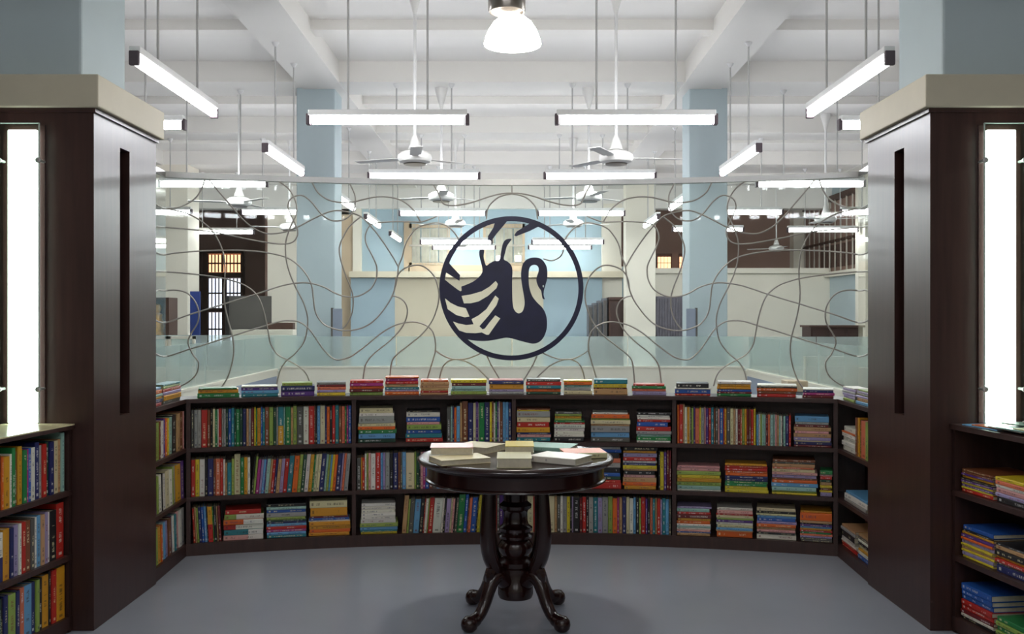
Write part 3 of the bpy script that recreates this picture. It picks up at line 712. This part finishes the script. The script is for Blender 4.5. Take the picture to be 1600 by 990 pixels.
CENTRE = [(673, 282), (683, 298), (688, 309), (693, 318), (706, 321), (725, 319), (743.7, 314), (766, 306.6), (785, 302.3), (800, 301.5)]
def rod(pts, name='wavy_rod'):
    P3 = []
    for x, y in pts:
        g_ = glass_hit(x, RG - .012); P3.append((g_.x, g_.y, max(ZS[3], min(ZR, H - (y - HZ) / F * g_.y))))
    MB().tube(P3, .0052, 6).build(name, 'rod_steel', gs)
for r in RODS:
    sp = smooth(r)
    rod(sp); rod([(1600 - x, y) for x, y in sp])
sp = smooth(CENTRE); rod(sp + [(1600 - x, y) for x, y in reversed(sp[:-1])])
rod([(800, 282), (800, 302)], 'rod_stem')
rod(smooth([(882.5, 375), (880.6, 390), (875, 401), (862, 407), (849, 404)]))

YE = 6.338
def zoomL(pts, ox=680, oy=330, k=4.125): return [(ox + x / k, oy + y / k) for x, y in pts]
BODY = zoomL([(168, 485), (240, 455), (285, 420), (304, 388), (300, 350), (286, 295), (284, 258), (298, 242), (316, 250), (312, 290), (320, 330), (330, 350), (350, 336), (380, 320), (414, 312), (428, 240), (440, 200), (460, 180), (492, 178), (480, 198), (462, 225), (450, 270), (442, 308), (465, 322), (488, 345), (498, 378), (496, 450), (497, 540), (500, 600), (510, 635), (530, 655), (548, 655), (565, 640), (576, 600), (574, 560), (562, 490), (553, 420), (558, 360), (575, 325), (600, 305), (640, 297), (680, 305), (708, 335), (722, 375), (722, 430), (712, 470), (701, 510), (699, 540), (706, 566), (692, 560), (686, 530), (682, 510), (665, 485), (653, 450), (655, 420), (667, 385), (664, 358), (645, 345), (620, 350), (605, 375), (602, 430), (607, 490), (625, 545), (655, 585), (690, 620), (712, 660), (721, 710), (718, 760), (700, 810), (670, 842), (630, 853), (590, 845), (540, 832), (490, 818), (455, 814), (420, 820), (370, 830), (310, 836), (250, 832), (205, 824), (175, 815), (125, 760), (85, 690), (58, 610), (46, 540), (45, 470), (48, 428), (58, 436), (110, 478), (165, 515)])
HOLE2 = zoomL([(125, 130), (200, 190), (290, 235), (395, 258), (442, 365), (380, 375), (270, 345), (160, 270)], 680, 450, 8.25)
HOLE3 = zoomL([(170, 545), (230, 535), (300, 515), (350, 485), (390, 448), (404, 468), (395, 495), (340, 545), (280, 580), (230, 592), (185, 593)])
HOLE4 = zoomL([(215, 425), (300, 455), (400, 475), (495, 465), (468, 400), (560, 350), (660, 270), (775, 95), (820, 135), (790, 220), (700, 340), (570, 490), (610, 530), (640, 520), (700, 440), (775, 350), (838, 390), (760, 500), (690, 600), (660, 600), (600, 570), (520, 580), (400, 575), (290, 540), (250, 480)], 680, 450, 8.25)
EYE = zoomL([(697 + 5 * math.cos(a * math.pi / 4), 482 + 8 * math.sin(a * math.pi / 4)) for a in range(8)])
FEA = zoomL([(385, 70), (478, 45), (440, 92), (395, 145), (362, 190), (340, 186), (340, 160), (375, 105)])
FEB = zoomL([(585, 62), (682, 90), (610, 126), (520, 161), (509, 154), (525, 130), (570, 102), (605, 80)])
FEC = zoomL([(48, 370), (62, 322), (85, 330), (160, 410), (156, 448), (68, 393), (45, 412)])
def plate(name, loops, y0, y1, parent):
    cu_ = bpy.data.curves.new('c', 'CURVE'); cu_.dimensions = '2D'; cu_.fill_mode = 'BOTH'; cu_.extrude = .5
    for lp in loops:
        sp_ = cu_.splines.new('POLY'); sp_.points.add(len(lp) - 1); sp_.use_cyclic_u = True
        for pt, (x, y) in zip(sp_.points, lp): pt.co = (x, -y, 0, 1)
    ob = bpy.data.objects.new('c', cu_); COL.objects.link(ob); dg = bpy.context.evaluated_depsgraph_get()
    me = bpy.data.meshes.new_from_object(ob.evaluated_get(dg)); bpy.data.objects.remove(ob)
    for v in me.vertices:
        q = P(v.co.x, -v.co.y, YE); v.co = (q.x, y0 if v.co.z > 0 else y1, q.z)
    me.materials.clear(); me.materials.append(M['navy'])
    bm = bmesh.new(); bm.from_mesh(me); bmesh.ops.remove_doubles(bm, verts=bm.verts, dist=1e-5); bmesh.ops.recalc_face_normals(bm, faces=bm.faces); bm.to_mesh(me); bm.free()
    me.name = name; o = bpy.data.objects.new(name, me); COL.objects.link(o); o.parent = parent; return o
em = empty('swan_emblem', 'round navy cut-out emblem of a swan inside a ring, fixed on the glass screen', 'emblem')
circ = lambda r: [(799 + r * math.cos(2 * math.pi * i / 96), 450.2 + r * math.sin(2 * math.pi * i / 96)) for i in range(96)]
plate('ring', [circ(112.6), circ(104.9)], YE - .002, YE + .006, em)
plate('swan', [smooth(BODY + BODY[:1], 3)[:-1], HOLE2, HOLE3, HOLE4, EYE], YE, YE + .006, em)
for fz in (FEA, FEB, FEC): plate('feather', [fz], YE, YE + .006, em)

# ------------------------------------------------------------------ round pedestal table
TX, TY = .017, 4.64
tb = empty('pedestal_table', 'round dark polished wood table on a carved four-footed pedestal', 'table', (TX, TY, 0))
MB().lathe([(0, .748), (.445, .748), (.46, .752), (.469, .760), (.472, .768), (.469, .777), (.461, .783), (.45, .7855), (.445, .7845), (0, .7845)], seg=72).build('table_top', 'table_wood', tb)
MB().lathe([(0, .672), (.415, .672), (.43, .668), (.436, .672), (.434, .679), (.427, .684), (.427, .738), (.432, .743), (.44, .749), (0, .749)], seg=72).build('apron', 'table_wood', tb)
MB().lathe([(0, .10), (.08, .10), (.085, .115), (.085, .16), (.078, .17), (.078, .245), (.086, .255), (.086, .275), (.06, .29), (.066, .302), (.082, .325), (.084, .35), (.072, .372), (.064, .38), (.08, .388), (.083, .4), (.068, .412), (.08, .422), (.082, .436), (.064, .45), (.058, .47), (.056, .505), (.062, .52), (.076, .53), (.078, .545), (.066, .556), (.056, .565), (.06, .66), (.09, .674), (0, .674)], seg=40).build('turned_column', 'table_wood', tb)
for k in range(4):
    a = math.pi / 4 + k * math.pi / 2; ca, sa = math.cos(a), math.sin(a)
    pol = lambda rz: [(r * ca, r * sa, zz_) for r, zz_ in rz]
    br = smooth([(.175, .672), (.178, .6), (.182, .52), (.186, .44), (.183, .38), (.168, .32), (.14, .27), (.115, .23)], 4)
    MB().tube(pol(br), [.030 + .008 * math.sin(i / len(br) * math.pi) for i in range(len(br))], 10).build('scroll_bracket', 'table_wood', tb)
    lg = smooth([(.07, .19), (.115, .225), (.15, .21), (.178, .165), (.2, .115), (.23, .07), (.262, .047), (.298, .04)], 4)
    n = len(lg); rr = [.041 - .013 * math.sin(min(1, i / n * 1.25) * math.pi * .5) + (.004 if i > n * .8 else 0) for i in range(n)]
    leg = MB().tube(pol(lg), rr, 12).build('leg', 'table_wood', tb)
    MB().lathe([(.002, .0), (.024, .002), (.036, .014), (.040, .032), (.036, .052), (.022, .068), (.002, .073)], .302 * ca, .302 * sa, 18).build('foot', 'table_wood', leg)
    kn = [(.128, .268), (.15, .262), (.17, .235), (.18, .2)]
    MB().tube(pol(smooth(kn, 4)), [.014 + .012 * math.sin(i / 12 * math.pi) for i in range(13)], 8).build('acanthus_carving', 'table_wood', leg)
# books on the table
ZT = .7848
def table_book(c, x, y, z, t, dd, l, rz, label, acc=None):
    ms = book_mesh(c, t, dd, l, False, acc, 0, True)
    mtx = Matrix.Translation((x, y, z)) @ Matrix.Rotation(rz, 4, 'Z') @ Matrix.Translation((-l / 2, -dd / 2, 0))
    o = put('table_book', ms, mtx, 'books on the round table', 'book'); o['label'] = label; return o
PI = math.pi
table_book('i', .01, 4.335, ZT, .042, .21, .155, PI, 'thick ivory book with page edges showing at the middle rim of the table')
table_book('y', .036, 4.60, ZT, .03, .2, .135, PI, 'pale grey book under the ivory one at the table middle')
table_book('i', .036, 4.595, ZT + .0304, .03, .2, .135, PI, 'ivory book topping the taller pile at the table middle', 'l')
table_book('i', -.24, 4.41, ZT, .024, .17, .24, PI + .42, 'ivory hardback lying askew under the pink-edged book on the table')
table_book('w', -.285, 4.55, ZT + .0246, .034, .17, .2, PI + .05, 'white book with pink edge lying by the table rim', 'z')
table_book('i', -.165, 4.79, ZT, .03, .19, .2, PI - .5, 'pale ivory book lying angled behind the pink-edged book on the table')
table_book('w', .225, 4.42, ZT, .03, .17, .24, -.55, 'white hardback lying angled beside the ivory pile on the table')
table_book('T', .2, 4.83, ZT, .022, .18, .23, -.3, 'pale aqua book lying behind the angled white hardback on the table')
table_book('i', .34, 4.60, ZT, .026, .17, .2, .12, 'ivory book with orange spine lying by the table rim', 'o')

# ------------------------------------------------------------------ lamps and fans
ZTU = 2.985
def tube_light(L, ztop=ZTU):
    r = empty('tube_light', 'x', 'tube light')
    bx(-L / 2, L / 2, -.034, .034, .034, .08).build('housing', 'lamp_white', r, bevel=.006)
    MB().tube([(-L / 2 + .03, 0, 0), (L / 2 - .03, 0, 0)], .031, 12).build('tube', 'tube', r)
    for s in (-1, 1):
        bx(s * L / 2 - .016, s * L / 2 + .016, -.03, .03, -.036, .05).build('lamp_holder', 'cap_dark', r, bevel=.006)
        x = s * .25 * L
        rd = MB().tube([(x, 0, .07), (x, 0, 4.08 - ztop)], .0085, 8).build('hanging_rod', 'rod_grey', r)
        MB().lathe([(.012, 4.02 - ztop), (.035, 4.055 - ztop), (.04, 4.076 - ztop)], x, 0, 14).build('ceiling_cup', 'lamp_white', rd)
    r.location = (0, -50, 0)
    return r
PRO = {}
def place_tube(L, x, y, rz, label, group, z=ZTU):
    key = (L, round(z, 3))
    if key not in PRO: o = PRO[key] = tube_light(L, z); o.location = (x, y, z); o.rotation_euler = (0, 0, rz)
    else: o = copy_tree(PRO[key], (x, y, z), rz)
    o['label'] = label; o['group'] = group
    return o
ORD = ['first', 'second', 'third', 'fourth', 'fifth', 'sixth']
for k, (y, a, b, zz) in enumerate(((7.5, 482, 730, ZTU), (10.8, 576, 749, 3.03), (13.8, 624, 760, ZTU - .05), (16.7, 657, 769, 2.75), (19.0, 676, 774, 2.82))):
    for s in (-1, 1):
        c = (XA(a, y) + XA(b, y)) / 2
        place_tube(1.24, s * -c, y, 0, 'white fluorescent batten hanging crosswise mid-hall, %s pair behind the glass screen' % ORD[k], 'cross tubes over the middle of the hall', zz)
for k, y in enumerate((5.72, 8.75, 11.75, 14.75, 17.75)):
    for s in (-1, 1):
        if k == 4 and s > 0: continue
        place_tube(1.53, s * 2.25, y + .765 + (.35 if k == 2 else 0), PI / 2, 'fluorescent batten hung lengthwise along the column line, %s from the clad pillar' % ORD[k], 'lengthwise tubes beside the columns')
for s, x, y, k in ((-1, 3.25, 7.7, 0), (1, 3.25, 7.7, 0), (-1, 3.45, 11.1, 1), (1, 3.45, 11.1, 1), (-1, 3.35, 14.1, 2), (1, 3.35, 14.1, 2), (-1, 5.33, 14.1, 3), (1, 5.45, 14.1, 3), (-1, 5.3, 17.4, 4), (1, 5.5, 17.0, 4), (1, 3.45, 16.9, 5)):
    place_tube(1.24, s * x, y, 0, ['fluorescent batten hanging crosswise just behind a clad pillar cornice', 'fluorescent batten hanging crosswise right under the end of the steel rail', 'fluorescent batten running crosswise behind a blue column', 'fluorescent batten hanging crosswise by the end of the screen, below the rail', 'fluorescent batten hanging crosswise deep in an outer bay, near the far opening', 'fluorescent batten behind the blue column before the brown gallery'][k], 'cross tubes in the outer bays')
for x, y, nm in ((-1.0, .9, 'tube_light_near_left'), (1.0, .9, 'tube_light_near_right'), (-1.0, -2.4, 'tube_light_rear_left'), (1.0, -2.4, 'tube_light_rear_right')):
    o = place_tube(1.24, x, y, 0, 'fluorescent batten hanging over the room in front of the table', 'cross tubes over the room before the table')
    o.name = nm + '_offscreen'
    for c in o.children:
        if c.name.split('.')[0] == 'tube': c.name = nm.replace('tube_light', 'tube') + '_offscreen'

def fan(zc):
    r = empty('ceiling_fan', 'x', 'ceiling fan'); zt = zc + .005 - 2.82
    MB().lathe([(.01, zt - .25), (.02, zt - .22), (.07, zt - .04), (.075, zt), (.0, zt)], seg=16).build('canopy', 'fan_white', r)
    MB().tube([(0, 0, .1), (0, 0, zt - .1)], .014, 8).build('down_rod', 'lamp_white', r)
    MB().lathe([(.016, .2), (.03, .17), (.055, .09), (.06, .075)], seg=16).build('lower_canopy', 'fan_white', r)
    MB().lathe([(0, -.045), (.1, -.045), (.135, -.03), (.15, 0), (.145, .03), (.11, .055), (.05, .07), (0, .07)], seg=28).build('motor', 'fan_white', r)
    MB().lathe([(0, -.055), (.095, -.055), (.1, -.044), (0, -.044)], seg=24).build('motor_cap', 'nickel', r)
    for k in range(3):
        a = k * 2 * PI / 3 + .45; m = Matrix.Rotation(a, 4, 'Z') @ Matrix.Rotation(.06, 4, 'X')
        MB().box(.12, .2, -.03, .03, .0, .006, m).box(.19, .58, -.05, .05, -.001, .004, m).build('blade', 'fan_white', r, bevel=.002)
    return r
FANS = {}
for x, y, zc, k in ((-.84, 8.3, 4.3, 0), (.9, 8.3, 4.3, 0), (-.81, 11.0, 4.07, 1), (.88, 11.0, 4.07, 1), (-.83, 14.1, 4.07, 2), (.9, 14.1, 4.07, 2), (-.95, 18.0, 4.3, 3), (-3.9, 8.3, 4.3, 4), (-3.27, 11.5, 4.3, 5), (-3.41, 14.7, 4.3, 6), (5.3, 19.25, 4.3, 7), (4.41, 13.5, 4.3, 8)):
    if zc not in FANS: o = FANS[zc] = fan(zc); o.location = (x, y, 2.82); o.rotation_euler = (0, 0, .2)
    else: o = copy_tree(FANS[zc], (x, y, 2.82), random.uniform(0, 2))
    o['label'] = 'white ceiling fan on a long rod ' + ['over mid-hall, first pair behind the glass screen', 'over mid-hall, second pair behind the glass screen', 'over mid-hall, third pair behind the glass screen', 'farthest down mid-hall, before the barred windows', 'behind the clad pillar beside the upright books', 'before the opening to the brown room', 'beside the blue column, before the cream back wall', 'hanging low against the brown gallery', 'before the barred side window of the gallery'][k]
    o['group'] = 'ceiling fans over the hall'

dl = empty('dome_lamp', 'glowing white dome pendant lamp under a nickel ceiling can', 'pendant lamp', (.003, 5.0, 2.865))
MB().lathe([(.147, 0), (.149, .006), (.142, .035), (.126, .075), (.1, .115), (.068, .142), (.03, .156), (0, .158)], seg=40).build('dome_shade', 'lamp_glow', dl)
MB().lathe([(0, .165), (.045, .165), (.05, .16), (.035, .15), (0, .15)], -.012, 0, 24).build('lamp_neck', 'nickel', dl)
MB().lathe([(0, .185), (.082, .185), (.086, .172), (.092, .170), (.097, .178), (.098, .26), (.09, .265), (0, .265)], -.03, .0, 36).build('nickel_can', 'nickel', dl)
MB().tube([(-.03, 0, .26), (-.03, 0, 1.3)], .012, 10).build('stem', 'steel', dl)
MB().lathe([(.05, 1.24), (.07, 1.3), (.07, 1.4), (0, 1.4)], -.03, 0, 20).build('ceiling_rose', 'nickel', dl)

# ------------------------------------------------------------------ cubicles and furniture in the hall
def cubicle(label, p0, p1, z0, z1, panels=None):
    o = empty('cubicle_partition', label, 'partition')
    a, b = Vector(p0), Vector(p1); d = (b - a).normalized(); n = Vector((-d.y, d.x)); L = (b - a).length
    def slab(u0, u1, h, za, zb): return MB().prism([tuple(a + d * u + n * v) for u, v in ((u0, -h), (u1, -h), (u1, h), (u0, h))], za, zb)
    slab(0, L, .03, 0, z0).build('low_panel', 'cream', o); slab(0, L, .04, z0, z0 + .02).build('cap', 'cream', o)
    if z1 > z0 + .1:
        k = max(1, round(L / 1.3))
        for i in range(k): slab(L * i / k + .006, L * (i + 1) / k - .006, .005, z0 + .018, z1).build('glass_pane', 'green_glass', o)
    for (u0, u1, za, zb, m) in panels or (): slab(u0, u1, .036, za, zb).build('fabric_panel', m, o)
    return o
cubicle('long cream cubicle wall with green glass running back by the desk with a grey board', (-2.62, 7.0), (-2.62, 10.6), .86, 1.23, [(1.9, 3.55, .2, .8, 'panel_grey')])
cubicle('long cream cubicle wall with green glass running back by the dark cabinet', (2.62, 7.0), (2.62, 10.6), .86, 1.23, [(1.9, 3.55, .2, .8, 'panel_grey')])
cubicle('cream cubicle wall with green glass crossing behind the swan emblem', (-2.57, 10.66), (2.57, 10.66), .885, 1.235)
cubicle('low cream cubicle wall with green glass beside the white framed screen', (-6.2, 12.2), (-2.7, 12.2), .75, 1.22)
cubicle('low cream cubicle wall with green glass in front of the dark cabinet', (2.7, 12.2), (6.2, 12.2), .75, 1.2)
cubicle('plain cream office screen without glass near the beige box', (XA(1257, 8.6), 8.6), (XA(1330, 8.6), 8.6), ZA(560, 8.6), 0)
for s, a, b in ((-1, 520, 534), (1, 1073, 1087)):
    yq = 10.86; x0, x1 = XA(a, yq), XA(b, yq)
    o = empty('fabric_screen', 'narrow blue-grey fabric screen in front of the blue column ' + ('by the tan pier' if s < 0 else 'by the curtained doorway'), 'screen')
    bx(x0, x1, yq, yq + .04, 0, ZA(482, yq)).build('panel', 'panel_grey', o)
    bx(x0 - .02 if s < 0 else x1, x0 if s < 0 else x1 + .02, yq - .01, yq + .05, 0, ZA(482, yq) + .01).build('edge_strip', 'dark_board', o)
# framed screen, statuette, board, counter at the left
Yq = 10.2
fs = empty('framed_screen', 'white framed glazed office screen below the golden statuette', 'screen')
for a, b in ((232, 261), (263, 304)):
    x0, x1 = XA(a, Yq), XA(b, Yq); zt = ZA(525, Yq)
    MB().box(x0, x1, Yq, Yq + .04, zt - .03, zt).box(x0, x0 + .025, Yq, Yq + .04, 0, zt).box(x1 - .025, x1, Yq, Yq + .04, 0, zt).build('frame', 'cream', fs)
    bx(x0 + .025, x1 - .025, Yq + .015, Yq + .022, .05, zt - .03).build('glass_pane', 'green_glass', fs)
Yq = 12.8
al = empty('display_box', 'open fronted brown wooden display box on a stand', 'display case')
x0, x1, z0, z1 = XA(220, Yq), XA(264, Yq), ZA(524, Yq), ZA(468, Yq)
bx(x0, x1, Yq + .3, Yq + .33, z0, z1).build('back', 'frame_brown', al); bx(x1 - .06, x1, Yq, Yq + .3, z0, z1).build('side', 'frame_brown', al)
bx(x0, x0 + .06, Yq, Yq + .3, z0, z1).build('side', 'frame_brown', al)
bx(x0, x1, Yq, Yq + .33, z1, z1 + .03).build('top', 'frame_brown', al); bx(x0, x1, Yq, Yq + .33, 0, z0).build('base', 'cream', al)
st = empty('statuette', 'small golden seated statuette inside the brown display box', 'statuette', (XA(246, Yq + .12), Yq + .13, z0))
MB().lathe([(0, .001), (.09, .001), (.09, .05), (.08, .06), (0, .06)], seg=16).build('plinth', 'gold', st)
MB().lathe([(.085, .055), (.09, .12), (.08, .17), (.06, .24), (.065, .28), (.03, .31), (.045, .34), (.05, .37), (.035, .41), (.0, .43)], seg=16).build('figure', 'gold', st)
Yq = 14.5
b_ = empty('blue_board', 'tall narrow royal blue display board before the cream column', 'board')
bx(XA(297, Yq), XA(312, Yq), Yq, Yq + .04, .4, ZA(455, Yq)).build('panel', 'royal_blue', b_); bx(XA(297, Yq), XA(312, Yq), Yq - .1, Yq + .14, 0, .4).build('stand', 'panel_grey', b_)
gbx = empty('grey_board', 'large dark grey display board tilted beside a black post on the counter', 'board')
mtx = Matrix.Translation((XA(358, 13.5), 13.5, 0)) @ Matrix.Rotation(.25, 4, 'Z')
bx(0, .58, 0, .04, ZA(524, 13.5), ZA(462, 13.5), mtx).build('panel', 'dark_board', gbx); bx(-.05, 0, -.02, .06, 0, ZA(462, 13.5), mtx).build('post', 'black_paint', gbx)
ct = empty('counter', 'cream office counter with a dark top beside the blue column', 'counter')
bx(XA(362, 13), XA(457, 13), 13.0, 13.35, 0, ZA(515, 13)).build('body', 'cream', ct); bx(XA(416, 13.3), XA(456, 13.3), 13.36, 13.5, 0, ZA(504, 13.3)).build('dark_top', 'frame_brown', ct)
# lockers and wooden cabinet in the middle right
Yq = 17.6
for k in range(4):
    px = 922 + k * 7
    lk = empty('steel_locker', 'tall grey steel locker in the row beside the brown wooden cabinet', 'locker', (XA(px, Yq), Yq + .4 - k * .1, 0), 0, 'grey lockers by the wooden cabinet')
    hh = ZA(476 - k * 3.5, Yq); bx(0, .076, 0, .4, 0, hh).build('body', 'locker', lk); bx(.008, .068, -.012, 0, .1, hh - .04).build('door', 'dark_board', lk)
wc = empty('wood_cabinet', 'brown wooden cabinet with overhanging top beside the grey lockers', 'cabinet', (XA(952, Yq), Yq, 0))
bx(0, .36, 0, .5, 0, ZA(468, Yq)).build('body', 'frame_brown', wc); bx(-.006, .37, -.05, .5, ZA(468, Yq), ZA(464, Yq)).build('top', 'frame_brown', wc); bx(.02, .34, -.012, 0, .1, ZA(472, Yq)).build('door', 'dark_wood', wc)
Yq = 14.8
sb = empty('sideboard', 'dark brown sideboard with moulded top behind the green glass', 'cabinet', (XA(1267, Yq), Yq, 0))
wd = XA(1348, Yq) - XA(1267, Yq); zt = ZA(508, Yq)
bx(0, wd, 0, .45, 0, zt - .03).build('body', 'dark_wood', sb); bx(-.03, wd + .03, -.03, .47, zt - .03, zt).build('top', 'frame_brown', sb)
for k in range(3): bx(wd * k / 3 + .02, wd * (k + 1) / 3 - .02, -.012, 0, .1, zt - .06).build('door', 'shelf_wood', sb)
bb = empty('beige_box', 'beige office machine behind the plain cream screen', 'office machine', (XA(1321, 9.2), 9.2, 0))
bx(0, .21, 0, .3, 0, ZA(573, 9.2)).build('body', 'cream_dark', bb, bevel=.01); bx(.03, .18, -.01, 0, ZA(573, 9.2) - .2, ZA(573, 9.2) - .04).build('panel', 'tan', bb)
bb = empty('tan_box', 'small tan box on a stand between the cubicle wall and the cream screen', 'box', (XA(1231, 8.0), 8.0, 0))
bx(0, .17, 0, .2, ZA(612, 8), ZA(595, 8)).build('body', 'tan', bb, bevel=.005); bx(.03, .14, .03, .17, 0, ZA(612, 8)).build('stand', 'panel_grey', bb)
